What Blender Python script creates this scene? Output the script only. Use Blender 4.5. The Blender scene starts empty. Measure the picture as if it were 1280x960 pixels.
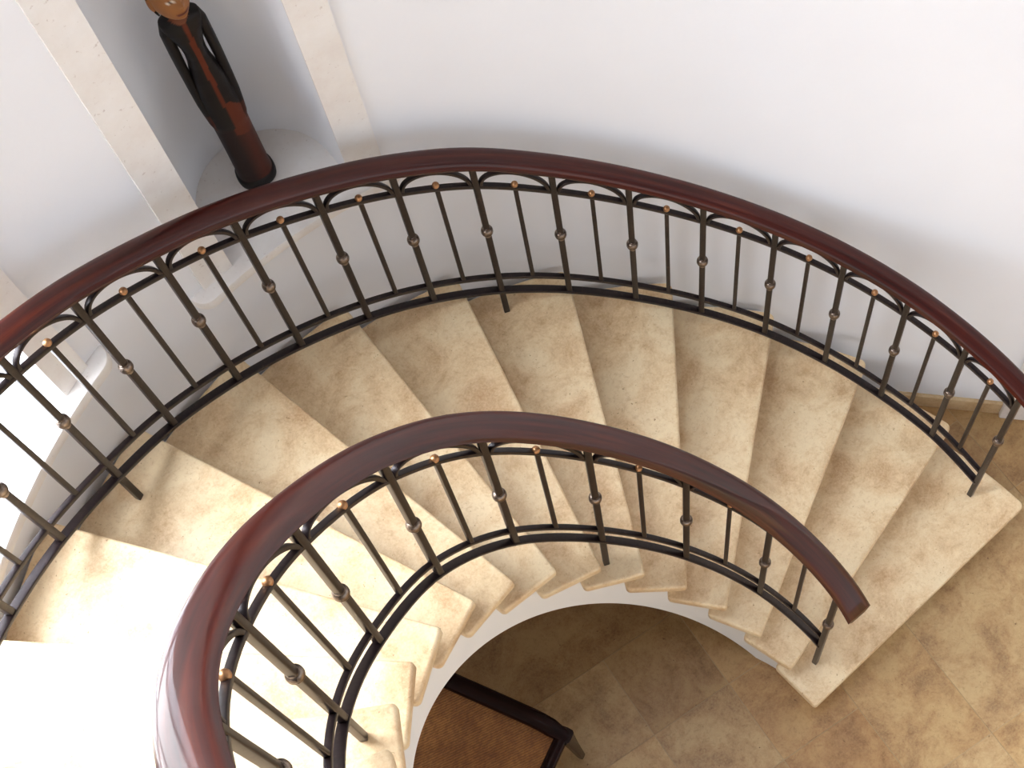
import bpy, bmesh, math, random
import numpy as np
from mathutils import Vector, Matrix
S = bpy.context.scene
COL = S.collection
PI = math.pi
rnd = random.Random(7)

# ------------------------------------------------------------------ helpers
def link(o, parent=None):
    COL.objects.link(o)
    if parent is not None:
        o.parent = parent
    return o

def mesh_obj(name, verts, faces, mat, parent=None, smooth=None, uvs=None, cols=None, mats=None):
    me = bpy.data.meshes.new(name)
    me.from_pydata([tuple(v) for v in verts], [], faces)
    if uvs is not None:
        uv = me.uv_layers.new(name='UVMap')
        for l in me.loops:
            pass
        k = 0
        for p in me.polygons:
            for li in p.loop_indices:
                uv.data[li].uv = uvs[k]
                k += 1
    if cols is not None:
        ca = me.color_attributes.new('paint', 'FLOAT_COLOR', 'POINT')
        for i, c in enumerate(cols):
            ca.data[i].color = (c[0], c[1], c[2], 1)
    me.validate(clean_customdata=False)
    if mat is not None:
        me.materials.append(mat)
    if smooth is not None:
        for p in me.polygons:
            p.use_smooth = True
        if smooth < 180:
            me.set_sharp_from_angle(angle=math.radians(smooth))
    me.update()
    return link(bpy.data.objects.new(name, me), parent)

def bm_obj(name, bm, mat, parent=None, smooth=35):
    bmesh.ops.recalc_face_normals(bm, faces=bm.faces)
    me = bpy.data.meshes.new(name)
    bm.to_mesh(me)
    bm.free()
    if mat is not None:
        me.materials.append(mat)
    if smooth is not None:
        for p in me.polygons:
            p.use_smooth = True
        me.set_sharp_from_angle(angle=math.radians(smooth))
    return link(bpy.data.objects.new(name, me), parent)

def thing(name, label, cat, loc=(0, 0, 0), rotz=0, group=None):
    o = bpy.data.objects.new(name, None)
    COL.objects.link(o)
    o.empty_display_size = .1
    o.location = loc
    o.rotation_euler = (0, 0, rotz)
    o['label'] = label
    o['category'] = cat
    if group:
        o['group'] = group
    return o

def struct(o, label=None):
    o['kind'] = 'structure'
    if label:
        o['label'] = label
    return o

# ------------------------------------------------------------------ materials
def new_mat(name):
    m = bpy.data.materials.new(name)
    m.use_nodes = True
    nt = m.node_tree
    for n in list(nt.nodes):
        nt.nodes.remove(n)
    out = nt.nodes.new('ShaderNodeOutputMaterial')
    b = nt.nodes.new('ShaderNodeBsdfPrincipled')
    nt.links.new(b.outputs[0], out.inputs[0])
    return m, nt, b

def noise(nt, vec, scale, detail=4, rough=.55, dist=0.):
    n = nt.nodes.new('ShaderNodeTexNoise')
    n.inputs['Scale'].default_value = scale
    n.inputs['Detail'].default_value = detail
    n.inputs['Roughness'].default_value = rough
    n.inputs['Distortion'].default_value = dist
    if vec is not None:
        nt.links.new(vec, n.inputs['Vector'])
    return n.outputs['Fac']

def ramp(nt, fac, stops, interp='LINEAR'):
    r = nt.nodes.new('ShaderNodeValToRGB')
    r.color_ramp.interpolation = interp
    el = r.color_ramp.elements
    while len(el) > len(stops):
        el.remove(el[-1])
    while len(el) < len(stops):
        el.new(.5)
    for e, (p, c) in zip(el, stops):
        e.position = p
        e.color = (c[0], c[1], c[2], 1) if not isinstance(c, (int, float)) else (c, c, c, 1)
    nt.links.new(fac, r.inputs[0])
    return r.outputs[0]

def mix(nt, fac, a, b, mode='MIX'):
    m = nt.nodes.new('ShaderNodeMix')
    m.data_type = 'RGBA'
    m.blend_type = mode
    for sock, v in ((m.inputs[0], fac), (m.inputs[6], a), (m.inputs[7], b)):
        if isinstance(v, (int, float)):
            sock.default_value = v
        elif isinstance(v, tuple):
            sock.default_value = (*v, 1)
        else:
            nt.links.new(v, sock)
    return m.outputs[2]

def bump(nt, b, h, strength, dist=.01):
    n = nt.nodes.new('ShaderNodeBump')
    n.inputs['Strength'].default_value = strength
    n.inputs['Distance'].default_value = dist
    nt.links.new(h, n.inputs['Height'])
    nt.links.new(n.outputs[0], b.inputs['Normal'])

def mapping(nt, src, scale=(1, 1, 1), rot=(0, 0, 0)):
    m = nt.nodes.new('ShaderNodeMapping')
    m.inputs['Scale'].default_value = scale
    m.inputs['Rotation'].default_value = rot
    nt.links.new(src, m.inputs[0])
    return m.outputs[0]

def objcoord(nt):
    return nt.nodes.new('ShaderNodeTexCoord').outputs['Object']

def lin(r, g, b):
    f = lambda c: c / 12.92 if c <= .04045 else ((c + .055) / 1.055) ** 2.4
    return (f(r / 255), f(g / 255), f(b / 255))

def plaster(name, col, bs=.12, scale=30):
    m, nt, b = new_mat(name)
    oc = objcoord(nt)
    n1 = noise(nt, oc, 2.2, 3)
    c = ramp(nt, n1, [(.3, tuple(x * .97 for x in col)), (.7, col)])
    nt.links.new(c, b.inputs['Base Color'])
    b.inputs['Roughness'].default_value = .75
    bump(nt, b, noise(nt, oc, scale, 5), bs, .004)
    return m

M_WALL = plaster('wall_plaster', lin(236, 236, 239))
M_STRINGER = plaster('stringer_plaster', lin(232, 229, 224))

def coral_stone(name):
    m, nt, b = new_mat(name)
    oc = objcoord(nt)
    c = ramp(nt, noise(nt, oc, 7, 6, .65), [(.3, lin(224, 215, 208)), (.5, lin(231, 225, 219)), (.72, lin(236, 232, 228))])
    pits = ramp(nt, noise(nt, oc, 70, 4, .6), [(.27, 0.), (.36, 1.)])
    c2 = mix(nt, pits, lin(206, 194, 186), c)
    nt.links.new(c2, b.inputs['Base Color'])
    b.inputs['Roughness'].default_value = .8
    bump(nt, b, pits, .25, .003)
    return m
M_STONE = coral_stone('cream_coral_stone')

def travertine(name, pale, mid, dark, rough=.35, per_tile=False, sc=1.):
    m, nt, b = new_mat(name)
    tc = nt.nodes.new('ShaderNodeTexCoord')
    if per_tile:
        geo = nt.nodes.new('ShaderNodeNewGeometry')
        rv = geo.outputs['Random Per Island']
    else:
        rv = nt.nodes.new('ShaderNodeObjectInfo').outputs['Random']
    sc3 = nt.nodes.new('ShaderNodeVectorMath')
    sc3.operation = 'SCALE'
    sc3.inputs[0].default_value = (37., 61., 23.)
    nt.links.new(rv, sc3.inputs['Scale'])
    ad = nt.nodes.new('ShaderNodeVectorMath')
    ad.operation = 'ADD'
    nt.links.new(tc.outputs['Object'], ad.inputs[0])
    nt.links.new(sc3.outputs[0], ad.inputs[1])
    v = ad.outputs[0]
    n1 = noise(nt, v, 7.5 * sc, 9, .70, .35)
    n2 = noise(nt, v, 34 * sc, 6, .7, .2)
    n3 = noise(nt, v, 85 * sc, 4, .6)
    base = ramp(nt, n1, [(.36, dark), (.48, mid), (.58, pale)])
    det = ramp(nt, n2, [(.36, mid), (.62, pale)])
    c = mix(nt, .30, base, det)
    # fine mottling of the stone
    n4 = noise(nt, v, 150 * sc, 3, .7)
    c = mix(nt, ramp(nt, n4, [(.40, .0), (.62, .28)]), c, tuple(min(1, x * 1.12) for x in pale))
    n5 = noise(nt, v, 70 * sc, 5, .75, .6)
    c = mix(nt, ramp(nt, n5, [(.52, .0), (.68, .38)]), c, dark)
    # open pores
    pores = ramp(nt, n3, [(.26, 1.), (.33, 0.)])
    c = mix(nt, pores, c, tuple(x * .72 for x in dark))
    # pale calcite veins
    veins = ramp(nt, noise(nt, v, 7.5 * sc, 8, .7, 1.1), [(.49, 0.), (.5, .18), (.51, 0.)])
    c = mix(nt, veins, c, tuple(min(1, x * 1.15) for x in pale))
    if per_tile:
        tone = ramp(nt, rv, [(0., lin(200, 182, 158)), (.3, lin(255, 250, 238)), (.55, lin(214, 198, 174)), (.8, lin(250, 240, 220)), (1., lin(228, 206, 176))])
        c = mix(nt, 1., c, tone, 'MULTIPLY')
    nt.links.new(c, b.inputs['Base Color'])
    r = ramp(nt, n2, [(.3, rough + .12), (.7, rough)])
    nt.links.new(r, b.inputs['Roughness'])
    bump(nt, b, pores, -.15, .002)
    return m
M_TREAD = travertine('tread_travertine', lin(229, 206, 167), lin(214, 182, 139), lin(180, 136, 92), .38)
M_FLOOR = travertine('floor_travertine', lin(192, 166, 124), lin(170, 136, 95), lin(122, 86, 52), .34, True, .9)
M_BASE = travertine('baseboard_travertine', lin(205, 178, 138), lin(190, 158, 116), lin(160, 124, 84), .45)
m, nt, b = new_mat('floor_grout')
b.inputs['Base Color'].default_value = (*lin(166, 141, 104), 1)
b.inputs['Roughness'].default_value = .85
M_GROUT = m

def mahogany(name):
    m, nt, b = new_mat(name)
    uv = nt.nodes.new('ShaderNodeUVMap').outputs[0]
    v = mapping(nt, uv, (2.2, 55, 1))
    g = noise(nt, v, 1., 6, .6, .3)
    g2 = noise(nt, mapping(nt, uv, (.9, 14, 1)), 1., 3, .5)
    c = ramp(nt, g, [(.3, lin(36, 9, 6)), (.5, lin(60, 16, 9)), (.72, lin(84, 30, 13))])
    c = mix(nt, ramp(nt, g2, [(.35, 0.), (.7, .55)]), c, lin(50, 14, 9))
    nt.links.new(c, b.inputs['Base Color'])
    b.inputs['Roughness'].default_value = .45
    b.inputs['Coat Weight'].default_value = .42
    b.inputs['Coat Roughness'].default_value = .06
    b.inputs['Specular IOR Level'].default_value = .12
    bump(nt, b, g, .04, .002)
    return m
M_WOOD = mahogany('mahogany_handrail')

def iron(name):
    m, nt, b = new_mat(name)
    oc = objcoord(nt)
    n1 = noise(nt, oc, 90, 5, .65)
    c = ramp(nt, n1, [(.3, lin(22, 14, 14)), (.6, lin(36, 25, 25)), (.8, lin(74, 55, 51))])
    nt.links.new(c, b.inputs['Base Color'])
    b.inputs['Metallic'].default_value = .4
    b.inputs['Roughness'].default_value = .36
    bump(nt, b, n1, .18, .001)
    return m
M_IRON = iron('wrought_iron')
m, nt, b = new_mat('knob_iron')
c = ramp(nt, noise(nt, objcoord(nt), 60, 4), [(.35, lin(74, 62, 56)), (.7, lin(150, 134, 120))])
nt.links.new(c, b.inputs['Base Color'])
b.inputs['Metallic'].default_value = .9
b.inputs['Roughness'].default_value = .3
M_KNOB = m
m, nt, b = new_mat('copper_gold')
c = ramp(nt, noise(nt, objcoord(nt), 40, 3), [(.3, lin(150, 104, 68)), (.7, lin(190, 142, 98))])
nt.links.new(c, b.inputs['Base Color'])
b.inputs['Metallic'].default_value = .75
b.inputs['Roughness'].default_value = .38
M_BALL = m

# ------------------------------------------------------------------ fitted layout
H = .17
NOS = [.0007, .2160, .4288, .6367, .8507, 1.0607, 1.2734, 1.4913, 1.7044, 1.9176, 2.1296, 2.3423, 2.5573]
DTH = .21294
while len(NOS) < 19:
    NOS.append(NOS[-1] + DTH)
NOFF = -.04586
R_IN, R_OUT, R_STR, R_WALL = .560, 1.558, .606, 1.580
ALPHA = .69                       # the curved wall runs on straight from this angle
#      x, y, z lower bar, z knob, z upper bar   (post -1, 0, 1, ...)
TO = [[1.4541,-.0936,.2017,.5783,.8388],[1.4556,.1067,.2974,.6770,.9345],[1.4364,.3040,.3964,.7554,1.0109],[1.3804,.4950,.4984,.8562,1.1099],[1.3006,.6797,.6031,.9550,1.2034],[1.1967,.8548,.7103,1.0514,1.2963],[1.0664,1.0120,.8196,1.1619,1.4043],[.9169,1.1499,.9307,1.2802,1.5208],[.7549,1.2684,1.0435,1.3975,1.6394],[.5774,1.3620,1.1574,1.5239,1.7685],[.3865,1.4260,1.2724,1.6359,1.8823],[.1938,1.4577,1.3881,1.7459,1.9949],[-.0118,1.4648,1.5041,1.8621,2.1175],[-.2077,1.4441,1.6203,1.9796,2.2339],[-.4112,1.3996,1.7362,2.0973,2.3533],[-.5926,1.3234,1.8517,2.2115,2.4681],[-.7747,1.2281,1.9663,2.3130,2.5735],[-.9413,1.1071,2.0799,2.4267,2.6871],[-1.0779,.9675,2.1922,2.5389,2.7993],[-1.1980,.8056,2.3028,2.6495,2.9099]]
DZO = [.1441,.1393,.1344,.1295,.1261,.1252,.1263,.1285,.13,.1293,.1273,.1242,.1211,.1205,.1231,.1274,.1315,.1353,.1388,.1423]
TI = [[.6566,-.1588,.1695,.4578,.7000],[.6639,.0590,.3978,.6717,.9580],[.5906,.2683,.6583,.9741,1.2682],[.4477,.4398,.9421,1.2795,1.5586],[.2547,.5655,1.2400,1.5886,1.8720],[.0402,.6321,1.5431,1.9045,2.1856],[-.1770,.6051,1.8424,2.2075,2.4914],[-.3864,.4879,2.1287,2.5130,2.8163],[-.5324,.3367,2.3930,2.7849,3.0893],[-.6202,.1500,2.6263,3.0620,3.3507],[-.6446,-.0908,2.8600,3.2900,3.6000],[-.5879,-.3074,3.1000,3.5300,3.8400]]
DZI = [.1306,.1296,.1133,.1362,.1461,.1427,.1385,.1451,.155,.155,.155,.155]
TO = [r + [d] for r, d in zip(TO, DZO)]
TI = [r + [d] for r, d in zip(TI, DZI)]

def cr(T, j):
    """Catmull-Rom along a railing; row 0 is post -1"""
    j = j + 1
    k = int(min(max(math.floor(j), 0), len(T) - 2))
    f = j - k
    A = [np.array(r) for r in T]
    p0 = A[k - 1] if k > 0 else 2 * A[0] - A[1]
    p3 = A[k + 2] if k + 2 < len(A) else 2 * A[-1] - A[-2]
    p1, p2 = A[k], A[k + 1]
    return .5 * (2 * p1 + (-p0 + p2) * f + (2 * p0 - 5 * p1 + 4 * p2 - p3) * f * f + (-p0 + 3 * p1 - 3 * p2 + p3) * f ** 3)

def frame(T, j):
    c = cr(T, j)
    d = cr(T, j + .05) - cr(T, j - .05)
    t = Vector((d[0], d[1], 0)).normalized()
    n = Vector((t.y, -t.x, 0))       # outward
    return c, t, n

def sweep(pts, outs, profile, mat, name, parent, smooth=40, closed_caps=True, ups=None):
    """sweep a closed profile (u outward, v up) along points"""
    np_ = len(profile)
    V = []
    L = [0.]
    for i, (p, o) in enumerate(zip(pts, outs)):
        if i:
            L.append(L[-1] + (Vector(p) - Vector(pts[i - 1])).length)
        up = Vector((0, 0, 1)) if ups is None else ups[i]
        for u, v in profile:
            V.append(Vector(p) + o * u + up * v)
    F = []
    UV = []
    per = [0.]
    for k in range(np_):
        a, b_ = profile[k], profile[(k + 1) % np_]
        per.append(per[-1] + math.hypot(a[0] - b_[0], a[1] - b_[1]))
    for i in range(len(pts) - 1):
        for k in range(np_):
            k2 = (k + 1) % np_
            F.append((i * np_ + k, i * np_ + k2, (i + 1) * np_ + k2, (i + 1) * np_ + k))
            UV += [(L[i], per[k]), (L[i], per[k + 1]), (L[i + 1], per[k + 1]), (L[i + 1], per[k])]
    if closed_caps:
        F.append(tuple(range(np_ - 1, -1, -1)))
        UV += [(0, per[k]) for k in range(np_ - 1, -1, -1)]
        o = (len(pts) - 1) * np_
        F.append(tuple(range(o, o + np_)))
        UV += [(L[-1], per[k]) for k in range(np_)]
    return mesh_obj(name, V, F, mat, parent, smooth, UV)

# ------------------------------------------------------------------ staircase
stair = thing('spiral_staircase', 'curved staircase of cream travertine treads on a white plaster stringer', 'staircase', (0, 0, 0))

def nos_frame(i):
    th = NOS[i]
    e = Vector((math.cos(th), math.sin(th), 0))
    n = Vector((-math.sin(th), math.cos(th), 0))
    return e, n

def on_line(i, off, r):
    """point on the line parallel to nosing i, set back by off, at radius r"""
    e, n = nos_frame(i)
    d = NOFF + off
    return e * math.sqrt(r * r - d * d) + n * d

def ang(v):
    a = math.atan2(v.y, v.x)
    return a if a > -1.0 else a + 2 * PI

def tread(i):
    th = .042
    z1 = (i + 1) * H
    A = on_line(i, 0, R_IN)
    B = on_line(i, 0, R_OUT)
    Cc = on_line(i + 1, .058, R_OUT)
    D = on_line(i + 1, .058, R_IN + .012)
    a0, a1 = ang(B), ang(Cc)
    poly = [A, B]
    for k in range(1, 6):
        a = a0 + (a1 - a0) * k / 6
        poly.append(Vector((math.cos(a), math.sin(a), 0)) * R_OUT)
    poly += [Cc, D]
    bm = bmesh.new()
    vs = [bm.verts.new((p.x, p.y, z1)) for p in poly]
    f = bm.faces.new(vs)
    # round the plan corners
    rad = {0: .011, 1: .022, len(poly) - 1: .012}
    bm.verts.ensure_lookup_table()
    for idx, r in rad.items():
        bmesh.ops.bevel(bm, geom=[vs[idx]], offset=r, offset_type='OFFSET', segments=5, profile=.5, affect='VERTICES')
    ret = bmesh.ops.extrude_face_region(bm, geom=list(bm.faces))
    dv = [g for g in ret['geom'] if isinstance(g, bmesh.types.BMVert)]
    bmesh.ops.translate(bm, verts=dv, vec=(0, 0, -th))
    ed = [e for e in bm.edges if abs(e.verts[0].co.z - e.verts[1].co.z) < 1e-6]
    bmesh.ops.bevel(bm, geom=ed, offset=.0085, segments=3, profile=.5, affect='EDGES')
    o = bm_obj('tread', bm, M_TREAD, stair, 50)
    return o
NT = 18
for i in range(NT):
    tread(i)

# solid white body below the treads: inner stringer face, risers, soffit
def stringer():
    V, F = [], []
    def soffit(a):
        z = (a / DTH + 1) * H - .466
        return max(z, 0.0)
    NA = 8
    for i in range(NT):
        ai0, ao0 = ang(on_line(i, .045, R_STR)), ang(on_line(i, .045, R_WALL))
        ai1, ao1 = ang(on_line(i + 1, .045, R_STR)), ang(on_line(i + 1, .045, R_WALL))
        zt = (i + 1) * H - .041
        base = len(V)
        for k in range(NA + 1):
            f = k / NA
            ai, ao = ai0 + (ai1 - ai0) * f, ao0 + (ao1 - ao0) * f
            for r, a in ((R_STR, ai), (R_WALL - .003 if i > 2 else R_OUT - .02, ao)):
                zb = min(soffit(a), zt - .01)
                V.append((r * math.cos(a), r * math.sin(a), zt))
                V.append((r * math.cos(a), r * math.sin(a), zb))
        for k in range(NA):
            q = base + 4 * k
            it, ib, ot, ob = q, q + 1, q + 2, q + 3
            it2, ib2, ot2, ob2 = q + 4, q + 5, q + 6, q + 7
            F += [(it, ot, ot2, it2), (ib, ib2, ob2, ob), (it, it2, ib2, ib), (ot, ob, ob2, ot2)]
        F.append((base, base + 1, base + 3, base + 2))
        e = base + 4 * NA
        F.append((e, e + 2, e + 3, e + 1))
    return mesh_obj('stringer', V, F, M_STRINGER, stair, 30)
stringer()

# ------------------------------------------------------------------ railings
def rounded_box(hu, hv, r):
    p = []
    for sx, sy, a0 in ((1, -1, -90), (1, 1, 0), (-1, 1, 90), (-1, -1, 180)):
        for k in range(3):
            a = math.radians(a0 + 45 * k)
            p.append((sx * (hu - r) + r * math.cos(a), sy * (hv - r) + r * math.sin(a)))
    return p

def handrail_profile(w, h):
    half = [(.0, -1.), (.54, -1.), (.60, -.96), (.64, -.82), (.74, -.54), (.85, -.28), (.90, -.17), (.965, -.10), (1., -.02), (1., .06), (.97, .14),
            (.945, .20), (.90, .42), (.80, .64), (.64, .82), (.42, .94), (.2, .99), (.0, 1.)]
    pts = [(u * w, v * h) for u, v in half]
    pts += [(-u * w, v * h) for u, v in half[-2:0:-1]]
    return pts

def lathe(prof, n=16, square=None):
    V, F = [], []
    for z, r in prof:
        for k in range(n):
            a = 2 * PI * k / n
            V.append((r * .88 * math.cos(a), r * .88 * math.sin(a), z * 1.06))
    for i in range(len(prof) - 1):
        for k in range(n):
            k2 = (k + 1) % n
            F.append((i * n + k, i * n + k2, (i + 1) * n + k2, (i + 1) * n + k))
    F.append(tuple(range(n - 1, -1, -1)))
    F.append(tuple(range((len(prof) - 1) * n, len(prof) * n)))
    return V, F

KV, KF = lathe([(-.0225, .0095), (-.0215, .0125), (-.018, .0135), (-.0155, .0125), (-.0145, .0115), (-.013, .0150), (-.008, .0182), (-.003, .0196),
                (-.0012, .0186), (.0012, .0186), (.003, .0196), (.008, .0182), (.013, .0150), (.0145, .0115), (.0155, .0125), (.018, .0135), (.0215, .0125), (.0225, .0095)], 20)
def knob_mesh():
    me = bpy.data.meshes.new('knob')
    me.from_pydata(KV, [], KF)
    me.materials.append(M_KNOB)
    for p in me.polygons:
        p.use_smooth = True
    me.set_sharp_from_angle(angle=math.radians(50))
    return me
ME_KNOB = knob_mesh()
def ball_mesh():
    bm = bmesh.new()
    bmesh.ops.create_uvsphere(bm, u_segments=18, v_segments=12, radius=.0098)
    me = bpy.data.meshes.new('ball_finial')
    bm.to_mesh(me)
    bm.free()
    me.materials.append(M_BALL)
    for p in me.polygons:
        p.use_smooth = True
    return me
ME_BALL = ball_mesh()

def bar_post(name, x, y, z0, z1, hw, t, parent):
    """square upright bar, one face along the rail"""
    o = Vector((t.y, -t.x, 0))
    prof = rounded_box(hw, hw, hw * .28)
    V, F = [], []
    n = len(prof)
    for z in (z0, z1):
        for u, v in prof:
            p = o * u + t * v
            V.append((p.x, p.y, z - z0))
    for k in range(n):
        F.append((k, (k + 1) % n, n + (k + 1) % n, n + k))
    F.append(tuple(range(n - 1, -1, -1)))
    F.append(tuple(range(n, 2 * n)))
    ob = mesh_obj(name, V, F, M_IRON, parent, 50)
    ob.location = (x, y, z0)
    return ob

def path(T, j0, j1, n, zf):
    pts, outs = [], []
    for k in range(n + 1):
        j = j0 + (j1 - j0) * k / n
        c, t, nn = frame(T, j)
        pts.append(Vector((c[0], c[1], zf(c))))
        outs.append(nn)
    return pts, outs

def railing(label, T, jlast, rail0, rail1, w, h, feet, mid):
    root = thing('stair_railing', label, 'railing', (T[1][0], T[1][1], H))
    off = Vector((T[1][0], T[1][1], H))
    def loc(pts):
        return [p - off for p in pts]
    N = jlast * 8
    # handrail
    pts, outs = path(T, rail0, rail1, int((rail1 - rail0) * 10), lambda c: c[4] + c[5])
    sweep(loc(pts), outs, handrail_profile(w, h), M_WOOD, 'handrail', root, 42)
    # top bar, bottom bar (ends of the spindles), heavier base bar
    pts, outs = path(T, 0, jlast, N, lambda c: c[4])
    sweep(loc(pts), outs, rounded_box(.0075, .0085, .002), M_IRON, 'top_bar', root, 50)
    pts, outs = path(T, 0, jlast, N, lambda c: c[2] + mid)
    sweep(loc(pts), outs, rounded_box(.0075, .0085, .002), M_IRON, 'bottom_bar', root, 50)
    pts, outs = path(T, 0, jlast, N, lambda c: c[2])
    sweep(loc(pts), outs, rounded_box(.0115, .0072, .002), M_IRON, 'base_bar', root, 50)
    for j in range(jlast + 1):
        c, t, nn = frame(T, j)
        foot = feet.get(j)
        z0 = foot if foot is not None else c[2] - .006
        z1 = c[4] + c[5] - h * .85
        p = bar_post('post', c[0] - off.x, c[1] - off.y, z0 - off.z, z1 - off.z, .0089, t, root)
        k = link(bpy.data.objects.new('knob', ME_KNOB), p)
        k.location = (0, 0, c[3] - z0)
        k.rotation_euler = (0, 0, math.atan2(t.y, t.x))
    for j in range(jlast):
        c, t, nn = frame(T, j + .5)
        z0 = c[2] + mid - .004
        sp = bar_post('spindle', c[0] - off.x, c[1] - off.y, z0 - off.z, c[4] + .006 - off.z, .0062, t, root)
        bl = link(bpy.data.objects.new('ball_finial', ME_BALL), sp)
        bl.location = (0, 0, c[4] + .0145 - z0)
        # arch from post to post, its crown against the underside of the handrail
        pts, outs, ups = [], [], []
        n = 28
        for k in range(n + 1):
            a = PI * k / n
            f = j + .5 - .435 * math.cos(a)
            cc, tt, n2 = frame(T, f)
            top = .074
            z = cc[4] + .004 + top * math.sin(a)
            pts.append(Vector((cc[0], cc[1], z)) - off)
            outs.append(n2)
        for k in range(n + 1):
            d = (pts[min(k + 1, n)] - pts[max(k - 1, 0)]).normalized()
            ups.append(outs[k].cross(d).normalized() * (1 if True else 1))
        sweep(pts, outs, rounded_box(.0068, .0048, .0015), M_IRON, 'arch', root, 50, True, ups)
    return root

railing('long outer railing with mahogany handrail running along the white curved wall', TO, 18, -.75, 18.0, .0345, .0275,
        {0: H, 8: 6 * H, 14: 10 * H}, .088)
railing('short inner railing with mahogany handrail curving around the open stairwell', TI, 10, -.36, 10.0, .0415, .0270,
        {0: H, 3: 6 * H, 7: 13 * H}, .088)

# ------------------------------------------------------------------ floor
CA, SA = math.cos(-.1484), math.sin(-.1484)
def uv2xy(u, v):
    return (u * CA - v * SA, u * SA + v * CA)
def build_floor():
    U0, V0, P = .09, .282, .307
    I0, I1, J0, J1 = -14, 14, -14, 12
    used = set()
    tiles = []
    fixed = {(0, 0): (1, 1), (-2, 1): (3, 2), (1, -1): (1, 1), (1, 0): (2, 1), (0, -1): (1, 1), (2, -2): (1, 2), (1, -2): (1, 1), (3, -2): (2, 2)}
    def put(i, j, a, b_):
        for x in range(i, i + a):
            for y in range(j, j + b_):
                if (x, y) in used:
                    return False
        for x in range(i, i + a):
            for y in range(j, j + b_):
                used.add((x, y))
        tiles.append((i, j, a, b_))
        return True
    for (i, j), (a, b_) in fixed.items():
        put(i, j, a, b_)
    for j in range(J0, J1):
        for i in range(I0, I1):
            if (i, j) in used:
                continue
            opts = [(2, 2), (1, 1), (2, 1), (1, 2), (1, 1), (2, 1)]
            a, b_ = rnd.choice(opts)
            if not put(i, j, a, b_):
                put(i, j, 1, 1)
    V, F = [], []
    g = .0013
    for i, j, a, b_ in tiles:
        u0, u1 = U0 + i * P + g, U0 + (i + a) * P - g
        v0, v1 = V0 + j * P + g, V0 + (j + b_) * P - g
        k = len(V)
        for u, v in ((u0, v0), (u1, v0), (u1, v1), (u0, v1)):
            x, y = uv2xy(u, v)
            V.append((x, y, 0.))
        for u, v in ((u0, v0), (u1, v0), (u1, v1), (u0, v1)):
            x, y = uv2xy(u, v)
            V.append((x, y, -.012))
        F += [(k, k + 1, k + 2, k + 3), (k, k + 4, k + 5, k + 1), (k + 1, k + 5, k + 6, k + 2), (k + 2, k + 6, k + 7, k + 3), (k + 3, k + 7, k + 4, k)]
    fl = struct(mesh_obj('floor', V, F, M_FLOOR), 'honed brown travertine floor tiles laid in a mixed pattern')
    # bed of grout below the tiles
    Vb = []
    ext = [(U0 + I0 * P, V0 + J0 * P), (U0 + (I1 + 1) * P, V0 + J0 * P), (U0 + (I1 + 1) * P, V0 + (J1 + 1) * P), (U0 + I0 * P, V0 + (J1 + 1) * P)]
    for z in (-.0015, -.06):
        for u, v in ext:
            x, y = uv2xy(u, v)
            Vb.append((x, y, z))
    mesh_obj('grout_bed', Vb, [(0, 1, 2, 3), (7, 6, 5, 4), (0, 4, 5, 1), (1, 5, 6, 2), (2, 6, 7, 3), (3, 7, 4, 0)], M_GROUT, fl)
build_floor()

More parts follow.
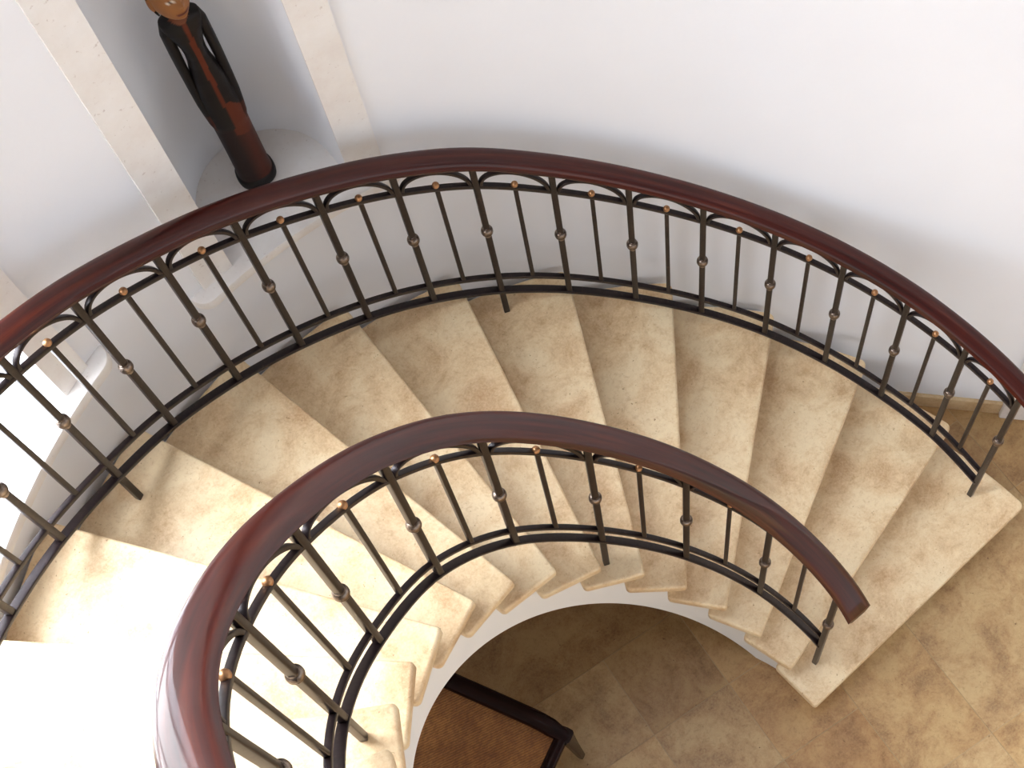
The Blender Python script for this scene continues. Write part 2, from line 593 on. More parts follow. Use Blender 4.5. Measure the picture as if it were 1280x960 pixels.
# ------------------------------------------------------------------ wall with niche and window
R2 = 2.02
ZT = 7.0
NI0, NI1, NZ0, NZ1 = 1.361, 1.600, 1.870, 3.15
WI0, WI1, WZ0, WZ1 = 1.935, 2.46, 2.045, 6.2
def wall():
    V, F = [], []
    idx = {}
    def vert(a, z, r):
        key = (round(a, 5), round(z, 4), round(r, 4))
        if key not in idx:
            if a < ALPHA:     # straight run, tangent to the curve
                s = (ALPHA - a) * R_WALL
                x = r * math.cos(ALPHA) + math.sin(ALPHA) * s
                y = r * math.sin(ALPHA) - math.cos(ALPHA) * s
            else:
                x, y = r * math.cos(a), r * math.sin(a)
            idx[key] = len(V)
            V.append((x, y, z))
        return idx[key]
    As = [ALPHA - 2.6, ALPHA - 1.3]
    n = 96
    As += [ALPHA + (3.55 - ALPHA) * k / n for k in range(n + 1)]
    As += [NI0, NI1, WI0, WI1]
    As = sorted(set(round(a, 5) for a in As))
    # drop grid angles too close to the openings' edges
    keep = [NI0, NI1, WI0, WI1]
    As = [a for a in As if a in [round(k, 5) for k in keep] or min(abs(a - k) for k in keep) > .006]
    Zs = sorted([0., .5, 1.0, 1.5, NZ0, NZ1, WZ0, WZ1, 2.6, 4.2, 5.4, ZT])
    def hole(a, z):
        if NI0 < a < NI1 and NZ0 < z < NZ1:
            return 'n'
        if WI0 < a < WI1 and WZ0 < z < WZ1:
            return 'w'
        return None
    for a, a2 in zip(As, As[1:]):
        for z, z2 in zip(Zs, Zs[1:]):
            hh = hole((a + a2) / 2, (z + z2) / 2)
            if not hh:
                F.append((vert(a, z, R_WALL), vert(a, z2, R_WALL), vert(a2, z2, R_WALL), vert(a2, z, R_WALL)))
            if hh != 'w':
                F.append((vert(a, z, R2), vert(a2, z, R2), vert(a2, z2, R2), vert(a, z2, R2)))
        F.append((vert(a, ZT, R_WALL), vert(a, ZT, R2), vert(a2, ZT, R2), vert(a2, ZT, R_WALL)))
        F.append((vert(a, 0., R_WALL), vert(a2, 0., R_WALL), vert(a2, 0., R2), vert(a, 0., R2)))
    for z, z2 in zip(Zs, Zs[1:]):
        for a, s in ((As[0], 1), (As[-1], -1)):
            F.append((vert(a, z, R_WALL), vert(a, z, R2), vert(a, z2, R2), vert(a, z2, R_WALL)))
    # window reveals
    wz = [z for z in Zs if WZ0 <= z <= WZ1]
    for a in (WI0, WI1):
        for z, z2 in zip(wz, wz[1:]):
            F.append((vert(a, z, R_WALL), vert(a, z2, R_WALL), vert(a, z2, R2), vert(a, z, R2)))
    wa = [a for a in As if WI0 - 1e-6 <= a <= WI1 + 1e-6]
    for a, a2 in zip(wa, wa[1:]):
        for z in (WZ0, WZ1):
            F.append((vert(a, z, R_WALL), vert(a2, z, R_WALL), vert(a2, z, R2), vert(a, z, R2)))
    return struct(mesh_obj('wall_back', V, F, M_WALL, None, 20), 'white plastered curved stairwell wall')
wall()

# niche lining: half round in plan
NC = .5 * (NI0 + NI1)
CD = Vector((math.cos(NC), math.sin(NC), 0))
TD = Vector((math.sin(NC), -math.cos(NC), 0))      # towards the right
def niche():
    bm_pts = []
    hw = .1893
    c0 = 1.684
    pl = Vector((math.cos(NI1), math.sin(NI1), 0)) * R_WALL
    pr = Vector((math.cos(NI0), math.sin(NI0), 0)) * R_WALL
    plan = [pl]
    n = 28
    for k in range(n + 1):
        a = PI * k / n
        plan.append(CD * (c0 + hw * math.sin(a)) - TD * (hw * math.cos(a)))
    plan.append(pr)
    V, F = [], []
    zs = [NZ0, 2.3, 2.8, NZ1]
    for z in zs:
        for p in plan:
            V.append((p.x, p.y, z))
    m_ = len(plan)
    for q in range(len(zs) - 1):
        for k in range(m_ - 1):
            F.append((q * m_ + k, q * m_ + k + 1, (q + 1) * m_ + k + 1, (q + 1) * m_ + k))
    top = len(zs) - 1
    F.append(tuple(top * m_ + k for k in range(m_)))
    struct(mesh_obj('wall_niche', V, F, M_WALL, None, 30), 'half round white plaster niche in the curved wall')
    # stone shelf: niche floor and projecting sill in one slab with rounded ends
    return plan
plan = niche()

def arc_slab(name, a0, a1, rin_end, rfront, z0, z1, mat, label, back=None, endr=.02):
    """curved sill hugging the wall from angle a0 to a1, ends rounded"""
    pts = []
    n = 24
    for k in range(n + 1):
        f = k / n
        a = a0 + (a1 - a0) * f
        s = min(f, 1 - f) * (a1 - a0) * R_WALL
        q = min(1., s / .045)
        r = R_WALL - (R_WALL - rfront) * (1 - (1 - q) ** 2.2) ** .5 if q < 1 else rfront
        pts.append(Vector((math.cos(a), math.sin(a), 0)) * r)
    # extra points near the ends for a round corner
    out = []
    for (aa, sgn) in ((a0, 1), (a1, -1)):
        e = []
        for k in range(9):
            q = k / 8
            s = .045 * (1 - math.cos(q * PI / 2))
            r = R_WALL - (R_WALL - rfront) * math.sin(q * PI / 2)
            a = aa + sgn * s / R_WALL
            e.append(Vector((math.cos(a), math.sin(a), 0)) * r)
        out.append(e)
    mid = []
    b0, b1 = a0 + .045 / R_WALL, a1 - .045 / R_WALL
    for k in range(1, n):
        a = b0 + (b1 - b0) * k / n
        mid.append(Vector((math.cos(a), math.sin(a), 0)) * rfront)
    front = out[0] + mid + out[1][::-1]
    if back is None:
        back = []
        for k in range(n + 1):
            a = a1 + (a0 - a1) * k / n
            back.append(Vector((math.cos(a), math.sin(a), 0)) * (R_WALL + .03))
    poly = front + back
    bm = bmesh.new()
    vs = [bm.verts.new((p.x, p.y, z1)) for p in poly]
    bm.faces.new(vs)
    ret = bmesh.ops.extrude_face_region(bm, geom=list(bm.faces))
    bmesh.ops.translate(bm, verts=[g for g in ret['geom'] if isinstance(g, bmesh.types.BMVert)], vec=(0, 0, z0 - z1))
    ed = [e for e in bm.edges if abs(e.verts[0].co.z - e.verts[1].co.z) < 1e-6]
    bmesh.ops.bevel(bm, geom=ed, offset=.006, segments=2, profile=.5, affect='EDGES')
    bmesh.ops.triangulate(bm, faces=[f for f in bm.faces if len(f.verts) > 4])
    o = bm_obj(name, bm, mat, None, 40)
    return struct(o, label)

# sill of the niche runs back into it as its floor
cen = CD * 1.684
nb = [cen + (p - cen) * 1.05 for p in plan]
wl = Vector((math.cos(1.685), math.sin(1.685), 0)) * (R_WALL + .002)
wr = Vector((math.cos(1.276), math.sin(1.276), 0)) * (R_WALL + .002)
def wall_arc(a0, a1, n=5):
    return [Vector((math.cos(a0 + (a1 - a0) * k / n), math.sin(a0 + (a1 - a0) * k / n), 0)) * (R_WALL + .02) for k in range(n + 1)]
back = wall_arc(1.686, NI1 + .002) + nb[1:-1] + wall_arc(NI0 - .002, 1.274)
arc_slab('trim_1', 1.274, 1.686, R_WALL, 1.532, 1.834, 1.872, M_STONE, 'cream stone sill and floor of the statue niche', back)

def surround(name, ai0, ai1, zb, zt, wa, label):
    """stone band round an opening in the curved wall"""
    V, F = [], []
    r0, r1 = R_WALL + .004, R_WALL - .010
    bm = bmesh.new()
    def block(a0, a1, z0, z1, n):
        for k in range(n):
            pass
        vv = []
        for k in range(n + 1):
            a = a0 + (a1 - a0) * k / n
            vv.append([bm.verts.new((r * math.cos(a), r * math.sin(a), z)) for r, z in ((r1, z0), (r1, z1), (r0, z1), (r0, z0))])
        for k in range(n):
            for q in range(4):
                bm.faces.new((vv[k][q], vv[k][(q + 1) % 4], vv[k + 1][(q + 1) % 4], vv[k + 1][q]))
        bm.faces.new(vv[0])
        bm.faces.new(vv[-1][::-1])
    block(ai1, ai1 + wa, zb, zt + .09, 4)
    block(ai0 - wa, ai0, zb, zt + .09, 4)
    block(ai0, ai1, zt, zt + .09, 12)
    bmesh.ops.remove_doubles(bm, verts=bm.verts, dist=1e-5)
    return struct(bm_obj(name, bm, M_STONE, None, 40), label)
surround('trim_2', NI0, NI1, 1.872, NZ1, .059, 'cream stone surround of the statue niche')
arc_slab('trim_3', 1.842, 2.555, R_WALL, 1.532, 2.006, 2.047, M_STONE, 'cream stone sill of the bright window')
surround('trim_4', WI0, WI1, 2.047, WZ1, .056, 'cream stone surround of the bright window')

# window frame and pane
def window():
    m, nt, b = new_mat('window_frame_paint')
    b.inputs['Base Color'].default_value = (*lin(236, 236, 234), 1)
    b.inputs['Roughness'].default_value = .5
    mf = m
    r = 1.90
    bm = bmesh.new()
    def bar(a0, a1, z0, z1, d=.022):
        vv = []
        n = max(1, int((a1 - a0) / .04))
        for k in range(n + 1):
            a = a0 + (a1 - a0) * k / n
            vv.append([bm.verts.new((q * math.cos(a), q * math.sin(a), z)) for q, z in ((r - d, z0), (r - d, z1), (r + d, z1), (r + d, z0))])
        for k in range(n):
            for q in range(4):
                bm.faces.new((vv[k][q], vv[k][(q + 1) % 4], vv[k + 1][(q + 1) % 4], vv[k + 1][q]))
        bm.faces.new(vv[0])
        bm.faces.new(vv[-1][::-1])
    fw = .022
    bar(WI0, WI1, WZ0, WZ0 + .04)
    bar(WI0, WI1, WZ1 - .04, WZ1)
    bar(WI0, WI0 + fw, WZ0 + .04, WZ1 - .04)
    bar(WI1 - fw, WI1, WZ0 + .04, WZ1 - .04)
    mid_ = .5 * (WI0 + WI1)
    bar(mid_ - .012, mid_ + .012, WZ0 + .04, WZ1 - .04)
    w = struct(bm_obj('window_1', bm, mf, None, 40), 'overexposed bright window in the curved wall')
    m = bpy.data.materials.new('window_glass')
    m.use_nodes = True
    nt = m.node_tree
    for n_ in list(nt.nodes):
        nt.nodes.remove(n_)
    out = nt.nodes.new('ShaderNodeOutputMaterial')
    mx = nt.nodes.new('ShaderNodeMixShader')
    tr = nt.nodes.new('ShaderNodeBsdfTransparent')
    gl = nt.nodes.new('ShaderNodeBsdfGlossy')
    gl.inputs['Roughness'].default_value = .02
    mx.inputs[0].default_value = .06
    nt.links.new(tr.outputs[0], mx.inputs[1])
    nt.links.new(gl.outputs[0], mx.inputs[2])
    nt.links.new(mx.outputs[0], out.inputs[0])
    V, F = [], []
    n = 12
    for k in range(n + 1):
        a = WI0 + (WI1 - WI0) * k / n
        for q in (r - .003, r + .003):
            for z in (WZ0 + .02, WZ1 - .02):
                V.append((q * math.cos(a), q * math.sin(a), z))
    for k in range(n):
        q = 4 * k
        F += [(q, q + 1, q + 5, q + 4), (q + 2, q + 6, q + 7, q + 3)]
    mesh_obj('pane', V, F, m, w, 180)
window()

# baseboard along the foot of the wall, from the straight run to the first treads
def flat_pt(s, d):
    """s metres along the straight wall past the tangent point, d metres in front of it"""
    r = R_WALL - d
    return Vector((r * math.cos(ALPHA) + math.sin(ALPHA) * s, r * math.sin(ALPHA) - math.cos(ALPHA) * s, 0))
SB = .955
def baseboard():
    bm = bmesh.new()
    q = [flat_pt(-.30, -.002), flat_pt(SB, -.002), flat_pt(SB, .014), flat_pt(-.30, .014)]
    a = [bm.verts.new((p.x, p.y, .0)) for p in q]
    b_ = [bm.verts.new((p.x, p.y, .085)) for p in q]
    bm.faces.new(a[::-1])
    bm.faces.new(b_)
    for k in range(4):
        bm.faces.new((a[k], a[(k + 1) % 4], b_[(k + 1) % 4], b_[k]))
    bmesh.ops.bevel(bm, geom=list(bm.edges), offset=.003, segments=2, profile=.5, affect='EDGES')
    struct(bm_obj('baseboard_back', bm, M_BASE, None, 40), 'brown travertine baseboard at the foot of the white wall')
    # stone door surround standing at the end of the baseboard
    bm = bmesh.new()
    q = [flat_pt(SB, -.002), flat_pt(SB + .14, -.002), flat_pt(SB + .14, .03), flat_pt(SB, .03)]
    a = [bm.verts.new((p.x, p.y, .0)) for p in q]
    b_ = [bm.verts.new((p.x, p.y, 2.15)) for p in q]
    bm.faces.new(a[::-1])
    bm.faces.new(b_)
    for k in range(4):
        bm.faces.new((a[k], a[(k + 1) % 4], b_[(k + 1) % 4], b_[k]))
    bmesh.ops.bevel(bm, geom=list(bm.edges), offset=.006, segments=2, profile=.5, affect='EDGES')
    struct(bm_obj('trim_5', bm, M_STONE, None, 40), 'cream stone upright at the end of the baseboard')
baseboard()

# ceiling over the stairwell; round opening added to let in more top light
SKX, SKY_, SKR = -.62, .86, .55
def ceiling():
    n = 64
    V, F = [], []
    for z in (ZT - .02, ZT + .12):
        for rr, ox, oy in ((2.05, 0, 0), (SKR, SKX, SKY_)):
            for k in range(n):
                a = 2 * PI * k / n
                V.append((ox + rr * math.cos(a), oy + rr * math.sin(a), z))
    for k in range(n):
        k2 = (k + 1) % n
        F += [(k, n + k, n + k2, k2), (2 * n + k, 2 * n + k2, 3 * n + k2, 3 * n + k), (k, k2, 2 * n + k2, 2 * n + k), (n + k, 3 * n + k, 3 * n + k2, n + k2)]
    struct(mesh_obj('ceiling', V, F, M_WALL, None, 30), 'white plaster ceiling with an added round light opening high over the stairwell')
ceiling()

# sunlit terrace outside the window
def terrace():
    m, nt, b = new_mat('terrace_paving')
    c = ramp(nt, noise(nt, objcoord(nt), 3, 4), [(.3, lin(226, 222, 214)), (.7, lin(240, 238, 232))])
    nt.links.new(c, b.inputs['Base Color'])
    b.inputs['Roughness'].default_value = .8
    V, F = [], []
    n = 20
    for z in (1.9, 1.75):
        for r in (R2, 7.):
            for k in range(n + 1):
                a = 1.45 + (2.95 - 1.45) * k / n
                V.append((r * math.cos(a), r * math.sin(a), z))
    q = n + 1
    for k in range(n):
        F += [(k, k + 1, q + k + 1, q + k), (2 * q + k, 3 * q + k, 3 * q + k + 1, 2 * q + k + 1), (q + k, q + k + 1, 3 * q + k + 1, 3 * q + k), (k, 2 * q + k, 2 * q + k + 1, k + 1)]
    F += [(0, q, 3 * q, 2 * q), (n, 2 * q + n, 3 * q + n, q + n)]
    struct(mesh_obj('terrace', V, F, m), 'pale sunlit terrace outside the window')
terrace()

# ------------------------------------------------------------------ carved wooden figure in the niche
def statue():
    X0, Y0, Z0 = .165, 1.738, 1.872
    Fd = Vector((-.25, -.968, 0)).normalized()
    rot = math.atan2(Fd.y, Fd.x) + PI / 2        # local -Y faces the stairs
    root = thing('carved_figure', 'tall slim carved wooden figure in a black robe standing in the wall niche', 'statue', (X0, Y0, Z0), rot)
    m, nt, b = new_mat('carved_wood_paint')
    at = nt.nodes.new('ShaderNodeAttribute')
    at.attribute_name = 'paint'
    oc = objcoord(nt)
    g = noise(nt, mapping(nt, oc, (60, 60, 7)), 1., 5, .6)
    c = mix(nt, ramp(nt, g, [(.3, .0), (.75, .45)]), at.outputs['Color'], tuple(x * .25 for x in lin(120, 70, 45)), 'MIX')
    c = mix(nt, .8, c, at.outputs['Color'])
    nt.links.new(c, b.inputs['Base Color'])
    b.inputs['Roughness'].default_value = .5
    b.inputs['Specular IOR Level'].default_value = .25
    bump(nt, b, g, .12, .002)
    mat = m
    BLK, RUST, MAR, TAN, DK = lin(15, 12, 12), lin(96, 38, 17), lin(30, 11, 8), lin(62, 28, 18), lin(12, 9, 9)
    def lerp(a, b_, f):
        return tuple(x + (y - x) * f for x, y in zip(a, b_))
    secs = [(0, .046, .043), (.004, .0505, .047), (.016, .0520, .048), (.030, .0505, .047), (.036, .0460, .0425), (.06, .0450, .0415), (.13, .0445, .041), (.20, .0445, .041),
            (.262, .0450, .0405), (.285, .0475, .041), (.33, .0485, .040), (.40, .0455, .038), (.46, .0385, .035), (.51, .0285, .031), (.545, .0262, .030), (.58, .0285, .031),
            (.615, .0370, .032), (.64, .0455, .031), (.660, .0490, .028), (.672, .0475, .026), (.680, .0360, .023), (.686, .0220, .020), (.692, .0180, .0180), (.70, .0165, .0165), (.73, .0165, .0165)]
    n = 88
    zs = np.linspace(0, .73, 260)
    sa = np.array(secs)
    V, C = [], []
    for z in zs:
        hx = np.interp(z, sa[:, 0], sa[:, 1])
        hy = np.interp(z, sa[:, 0], sa[:, 2])
        for k in range(n):
            a = 2 * PI * k / n
            ca, s_ = math.cos(a), math.sin(a)
            e = .82
            x = hx * math.copysign(abs(ca) ** e, ca)
            y = hy * math.copysign(abs(s_) ** e, s_)
            V.append((x, y, z))
            # painted decoration: black robe, rust stripe widening to an apron, maroon skirt
            front = y < .006
            col = BLK
            if z < .036:
                col = DK
            elif z < .255 + .9 * max(0, .02 - x) * .5:
                col = lerp(MAR, RUST, max(0, min(1, (x + .01) / .03)) * .55)
            if front and z > .03:
                if z > .36 and abs(x - .002) < .0062:
                    col = RUST
                elif .24 - .4 * x < z <= .37 and x > .002 - (.37 - z) * .02 and x < .006 + (.39 - z) * .62:
                    col = RUST
            if z > .668:
                col = lin(112, 60, 32) if front and abs(x) < .004 + (z - .668) * 1.1 else BLK
            C.append(col)
    F = []
    for i in range(len(zs) - 1):
        for k in range(n):
            k2 = (k + 1) % n
            F.append((i * n + k, i * n + k2, (i + 1) * n + k2, (i + 1) * n + k))
    F.append(tuple(range(n - 1, -1, -1)))
    F.append(tuple(range((len(zs) - 1) * n, len(zs) * n)))
    mesh_obj('body', V, F, mat, root, 60, None, C)
    # arms hang close to the sides, open between elbow and waist
    for s in (-1, 1):
        P = [(.0385 * s, 0, .668), (.0425 * s, -.001, .640), (.0445 * s, -.002, .57), (.0450 * s, -.003, .50), (.0440 * s, -.006, .43), (.0420 * s, -.010, .37), (.0400 * s, -.014, .335), (.0385 * s, -.018, .30), (.0370 * s, -.020, .272)]
        Rr = [.0105, .0135, .0125, .0118, .0120, .0125, .0118, .0100, .0060]
        Q = []
        for k in range(8 * (len(P) - 1) + 1):
            t = k / 8
            i0 = min(int(t), len(P) - 2)
            f = t - i0
            Q.append((tuple(P[i0][q] + (P[i0 + 1][q] - P[i0][q]) * f for q in range(3)), Rr[i0] + (Rr[i0 + 1] - Rr[i0]) * f))
        V, C, F = [], [], []
        n2 = 14
        for (p, r) in Q:
            for k in range(n2):
                a = 2 * PI * k / n2
                V.append((p[0] + r * math.cos(a), p[1] + 1.15 * r * math.sin(a), p[2]))
                C.append(BLK if p[2] > .335 else TAN)
        for i in range(len(Q) - 1):
            for k in range(n2):
                k2 = (k + 1) % n2
                F.append((i * n2 + k, (i + 1) * n2 + k, (i + 1) * n2 + k2, i * n2 + k2))
        F.append(tuple(range(n2)))
        F.append(tuple(range(len(Q) * n2 - 1, (len(Q) - 1) * n2 - 1, -1)))
        o = mesh_obj('arm', V, F, mat, root, 60, None, C)
    # head, turned a little to the right and bent forward
    HC = Vector((.0, -.010, .766))
    Rm = Matrix.Rotation(math.radians(18), 4, 'Z') @ Matrix.Rotation(math.radians(-8), 4, 'X')
    bm = bmesh.new()
    bmesh.ops.create_uvsphere(bm, u_segments=48, v_segments=36, radius=1.)
    V, C = [], []
    bm.verts.ensure_lookup_table()
    FACE, LIP, EYE, BROW = lin(146, 96, 54), lin(84, 28, 26), lin(228, 216, 200), lin(46, 26, 18)
    for v in bm.verts:
        x, y, z = v.co
        # jaw narrows, brow is wide
        w = .0445 * (1 - .16 * max(0, -z) ** 1.5)
        px, py, pz = x * w, y * .046, z * .074
        if y < 0:
            nose = math.exp(-((x / .13) ** 2)) * math.exp(-(((z + .10) / .20) ** 2)) * (1.2 if z > -.22 else .6)
            py -= .0105 * nose * (0.4 + .6 * min(1, max(0, (.25 - z) / .35)))
            lips = math.exp(-((x / .30) ** 2)) * math.exp(-(((z + .50) / .09) ** 2))
            py -= .0045 * lips
            chin = math.exp(-((x / .3) ** 2)) * math.exp(-(((z + .82) / .14) ** 2))
            py -= .005 * chin
            for sx in (-1, 1):
                eye = math.exp(-(((x - .38 * sx) / .17) ** 2)) * math.exp(-(((z - .10) / .10) ** 2))
                py += .0035 * eye
        v.co = (px, py, pz)
        col = FACE
        if y < 0:
            if abs(z + .50) < .075 and abs(x) < .34:
                col = LIP
            for sx in (-1, 1):
                if abs(z - .10) < .07 * (1 - min(1, abs(x - .38 * sx) / .22) ** 2) and abs(x - .38 * sx) < .22:
                    col = EYE if abs(x - .38 * sx) > .08 else DK
                if abs(z - .30) < .03 and abs(x - .38 * sx) < .24:
                    col = BROW
        C.append(col)
    Vv = [HC + (Rm @ v.co) for v in bm.verts]
    Ff = [tuple(q.index for q in f.verts) for f in bm.faces]
    bm.free()
    head = mesh_obj('head', Vv, Ff, mat, root, 60, None, C)
    # ears
    for s in (-1, 1):
        bm = bmesh.new()
        bmesh.ops.create_uvsphere(bm, u_segments=14, v_segments=10, radius=1.)
        Vv = [HC + (Rm @ Vector((s * .0440 + v.co.x * .006, .004 + v.co.y * .010, -.004 + v.co.z * .020))) for v in bm.verts]
        Ff = [tuple(q.index for q in f.verts) for f in bm.faces]
        bm.free()
        mesh_obj('ear', Vv, Ff, mat, head, 60, None, [FACE] * len(Vv))
    # hair cap
    bm = bmesh.new()
    bmesh.ops.create_uvsphere(bm, u_segments=40, v_segments=28, radius=1.)
    kill = [v for v in bm.verts if (v.co.y < -.05 and v.co.z < .52 + .25 * v.co.y) or v.co.z < -.55]
    bmesh.ops.delete(bm, geom=kill, context='VERTS')
    bm.verts.index_update()
    Vv = [HC + (Rm @ Vector((v.co.x * .0480, v.co.y * .0500 + .002, v.co.z * .0785))) for v in bm.verts]
    Ff = [tuple(q.index for q in f.verts) for f in bm.faces]
    bm.free()
    hair = mesh_obj('hair', Vv, Ff, mat, head, 60, None, [DK] * len(Vv))
    md = hair.modifiers.new('thickness', 'SOLIDIFY')
    md.thickness = .004
statue()

# ------------------------------------------------------------------ wooden seat under the stairs
def seat():
    ax = Vector((-.386, .922, 0)).normalized()       # along the thick front rail
    bx = Vector((-ax.y, ax.x, 0))                    # away from the camera's right
    P0 = Vector((-.118, .385, 0))
    rot = math.atan2(ax.y, ax.x)
    root = thing('wooden_seat', 'dark glossy wooden seat with brown woven panel, half hidden under the stairs', 'seat', (P0.x, P0.y, 0), rot)
    m, nt, b = new_mat('dark_lacquered_wood')
    oc = objcoord(nt)
    g = noise(nt, mapping(nt, oc, (3, 60, 60)), 1., 4)
    c = ramp(nt, g, [(.3, lin(18, 7, 6)), (.7, lin(36, 14, 11))])
    nt.links.new(c, b.inputs['Base Color'])
    b.inputs['Roughness'].default_value = .24
    b.inputs['Specular IOR Level'].default_value = .10
    b.inputs['Coat Weight'].default_value = .04
    b.inputs['Coat Roughness'].default_value = .05
    MW = m
    m, nt, b = new_mat('woven_cane')
    oc = objcoord(nt)
    w1 = nt.nodes.new('ShaderNodeTexWave')
    w1.inputs['Scale'].default_value = 42
    w1.inputs['Distortion'].default_value = 2.2
    w1.inputs['Detail'].default_value = 2
    w1.inputs['Detail Scale'].default_value = 2.5
    nt.links.new(mapping(nt, oc, (1, 1, 1), (0, 0, .7)), w1.inputs['Vector'])
    n1 = noise(nt, oc, 9, 5)
    n2 = noise(nt, mapping(nt, oc, (120, 60, 1)), 1., 3)
    c = ramp(nt, n1, [(.3, lin(140, 88, 42)), (.7, lin(186, 128, 68))])
    c = mix(nt, ramp(nt, w1.outputs['Fac'], [(.1, .45), (.6, 0.)]), c, lin(70, 34, 16))
    c = mix(nt, ramp(nt, n2, [(.35, .4), (.6, 0.)]), c, lin(84, 44, 20))
    nt.links.new(c, b.inputs['Base Color'])
    b.inputs['Roughness'].default_value = .6
    bump(nt, b, w1.outputs['Fac'], .4, .004)
    MC = m
    L, W, ZS = .62, .56, .445           # length along ax, width along local +Y, seat height
    def tube(name, pts, rad, mat, parent, n=16, sq=.75):
        V, F = [], []
        for i, (p, r) in enumerate(zip(pts, rad)):
            p = Vector(p)
            d = (Vector(pts[min(i + 1, len(pts) - 1)]) - Vector(pts[max(i - 1, 0)])).normalized()
            ref = Vector((0, 0, 1)) if abs(d.z) < .9 else Vector((1, 0, 0))
            u = d.cross(ref).normalized()
            v = u.cross(d)
            for k in range(n):
                a = 2 * PI * k / n
                ca, s_ = math.cos(a), math.sin(a)
                V.append(p + u * (r * math.copysign(abs(ca) ** sq, ca)) + v * (r * math.copysign(abs(s_) ** sq, s_)))
        for i in range(len(pts) - 1):
            for k in range(n):
                k2 = (k + 1) % n
                F.append((i * n + k, i * n + k2, (i + 1) * n + k2, (i + 1) * n + k))
        F.append(tuple(range(n - 1, -1, -1)))
        F.append(tuple(range((len(pts) - 1) * n, len(pts) * n)))
        return mesh_obj(name, V, F, mat, parent, 50)
    # thick rounded rails; the near one curves down a little towards its free end
    pts = [(-.012 + .664 * k / 20, -.004 * math.cos(k / 20 * PI) - .012 * max(0, .2 - k / 20) * 5 * 0 + .014 * max(0, 1 - k / 4) ** 2 * 1, ZS + .012 - .02 * max(0, 1 - k / 4) ** 2) for k in range(21)]
    tube('front_rail', pts, [.020 + .009 * min(1, k / 2) for k in range(21)], MW, root)
    tube('back_rail', [(-.0, W, ZS + .008), (L, W, ZS + .008)], [.026, .026], MW, root)
    tube('side_rail', [(.012, .01, ZS - .004), (.012, W, ZS - .004)], [.0215, .0215], MW, root)
    tube('side_rail', [(L - .012, .01, ZS - .004), (L - .012, W, ZS - .004)], [.0215, .0215], MW, root)
    for x, y, sx, sy in ((.004, .002, -1, -1), (L - .004, .002, 1, -1), (.004, W - .002, -1, 1), (L - .004, W - .002, 1, 1)):
        tube('leg', [(x, y, ZS + .014), (x, y, ZS - .03), (x + sx * .007, y + sy * .010, .22), (x + sx * .014, y + sy * .020, 0.)], [.024, .023, .016, .012], MW, root, 12, .5)
    # woven panel stretched between the rails, sagging slightly
    V, F = [], []
    n = 24
    for side in (0, 1):
        for i in range(n + 1):
            for j in range(n + 1):
                fx, fy = i / n, j / n
                z = ZS + .006 - .016 * math.sin(fx * PI) * math.sin(fy * PI) - side * .010
                V.append((.012 + (L - .024) * fx, .0 + W * fy, z))
    q = (n + 1) ** 2
    for i in range(n):
        for j in range(n):
            a = i * (n + 1) + j
            F.append((a, a + n + 1, a + n + 2, a + 1))
            F.append((q + a, q + a + 1, q + a + n + 2, q + a + n + 1))
    mesh_obj('woven_panel', V, F, MC, root, 60)
seat()

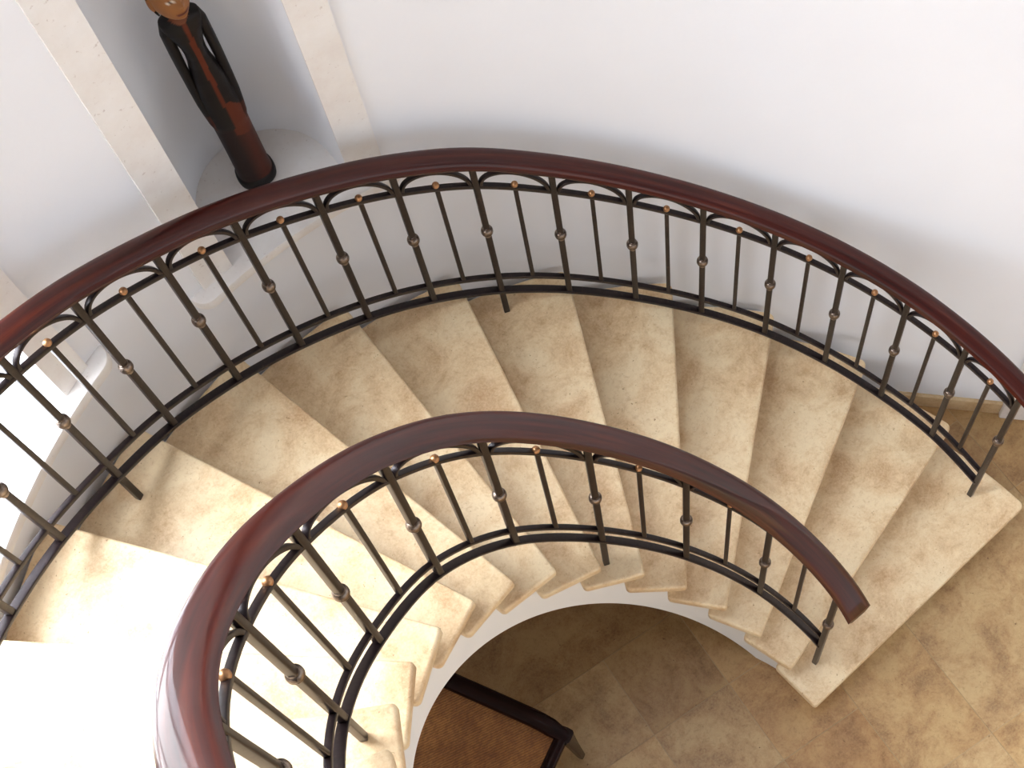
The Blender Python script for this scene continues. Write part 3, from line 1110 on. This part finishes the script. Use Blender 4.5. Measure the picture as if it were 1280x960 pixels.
# ------------------------------------------------------------------ light
w = bpy.data.worlds.new('daylight_with_fill')
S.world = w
w.use_nodes = True
nt = w.node_tree
for n_ in list(nt.nodes):
    nt.nodes.remove(n_)
out = nt.nodes.new('ShaderNodeOutputWorld')
bg = nt.nodes.new('ShaderNodeBackground')
tc = nt.nodes.new('ShaderNodeTexCoord')
dt = nt.nodes.new('ShaderNodeVectorMath')
dt.operation = 'DOT_PRODUCT'
dv = Vector((-.58, .80, 1.05)).normalized()
dt.inputs[1].default_value = dv
nt.links.new(tc.outputs['Generated'], dt.inputs[0])
SKY_DIM, SKY_BRIGHT, HORIZON_FILL = .34, 28.0, 1.9
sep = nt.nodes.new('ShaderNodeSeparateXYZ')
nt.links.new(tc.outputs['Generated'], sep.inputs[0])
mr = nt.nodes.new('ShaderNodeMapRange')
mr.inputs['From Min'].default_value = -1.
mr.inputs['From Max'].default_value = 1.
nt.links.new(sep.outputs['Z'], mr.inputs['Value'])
low = ramp(nt, mr.outputs[0], [(.36, SKY_DIM), (.47, HORIZON_FILL), (.57, HORIZON_FILL), (.68, SKY_DIM)])  # bright band near the horizon added as fill for walls, sparing the treads
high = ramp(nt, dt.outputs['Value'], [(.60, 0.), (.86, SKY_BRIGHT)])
high = mix(nt, 1., high, (.95, 1., 1.07), 'MULTIPLY')
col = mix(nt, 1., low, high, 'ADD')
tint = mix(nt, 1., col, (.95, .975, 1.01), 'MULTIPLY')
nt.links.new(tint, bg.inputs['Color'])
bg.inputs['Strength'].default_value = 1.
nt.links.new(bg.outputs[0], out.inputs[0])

# ------------------------------------------------------------------ camera
F_PX = 1900.644
cx, cy, cz = -.430011, -.470457, 5.197202
pitch, yaw, roll = -1.154656, 1.088941, -.263270
cp, sp, cyw, syw = math.cos(pitch), math.sin(pitch), math.cos(yaw), math.sin(yaw)
fwd = Vector((cp * cyw, cp * syw, sp))
right = Vector((syw, -cyw, 0))
up = right.cross(fwd)
c_, s_ = math.cos(roll), math.sin(roll)
r2 = right * c_ + up * s_
u2 = -right * s_ + up * c_
cd = bpy.data.cameras.new('camera')
cam = bpy.data.objects.new('camera', cd)
COL.objects.link(cam)
cam.matrix_world = Matrix(((r2.x, u2.x, -fwd.x, cx), (r2.y, u2.y, -fwd.y, cy), (r2.z, u2.z, -fwd.z, cz), (0, 0, 0, 1)))
cd.sensor_fit = 'HORIZONTAL'
cd.sensor_width = 36
cd.lens = 36 * F_PX / 1280
cd.clip_start = .05
S.camera = cam
S.view_settings.view_transform = 'Standard'
S.view_settings.look = 'None'
S.view_settings.gamma = 1
S.view_settings.use_curve_mapping = False
S.view_settings.exposure = .0
S.cycles.use_denoising = True
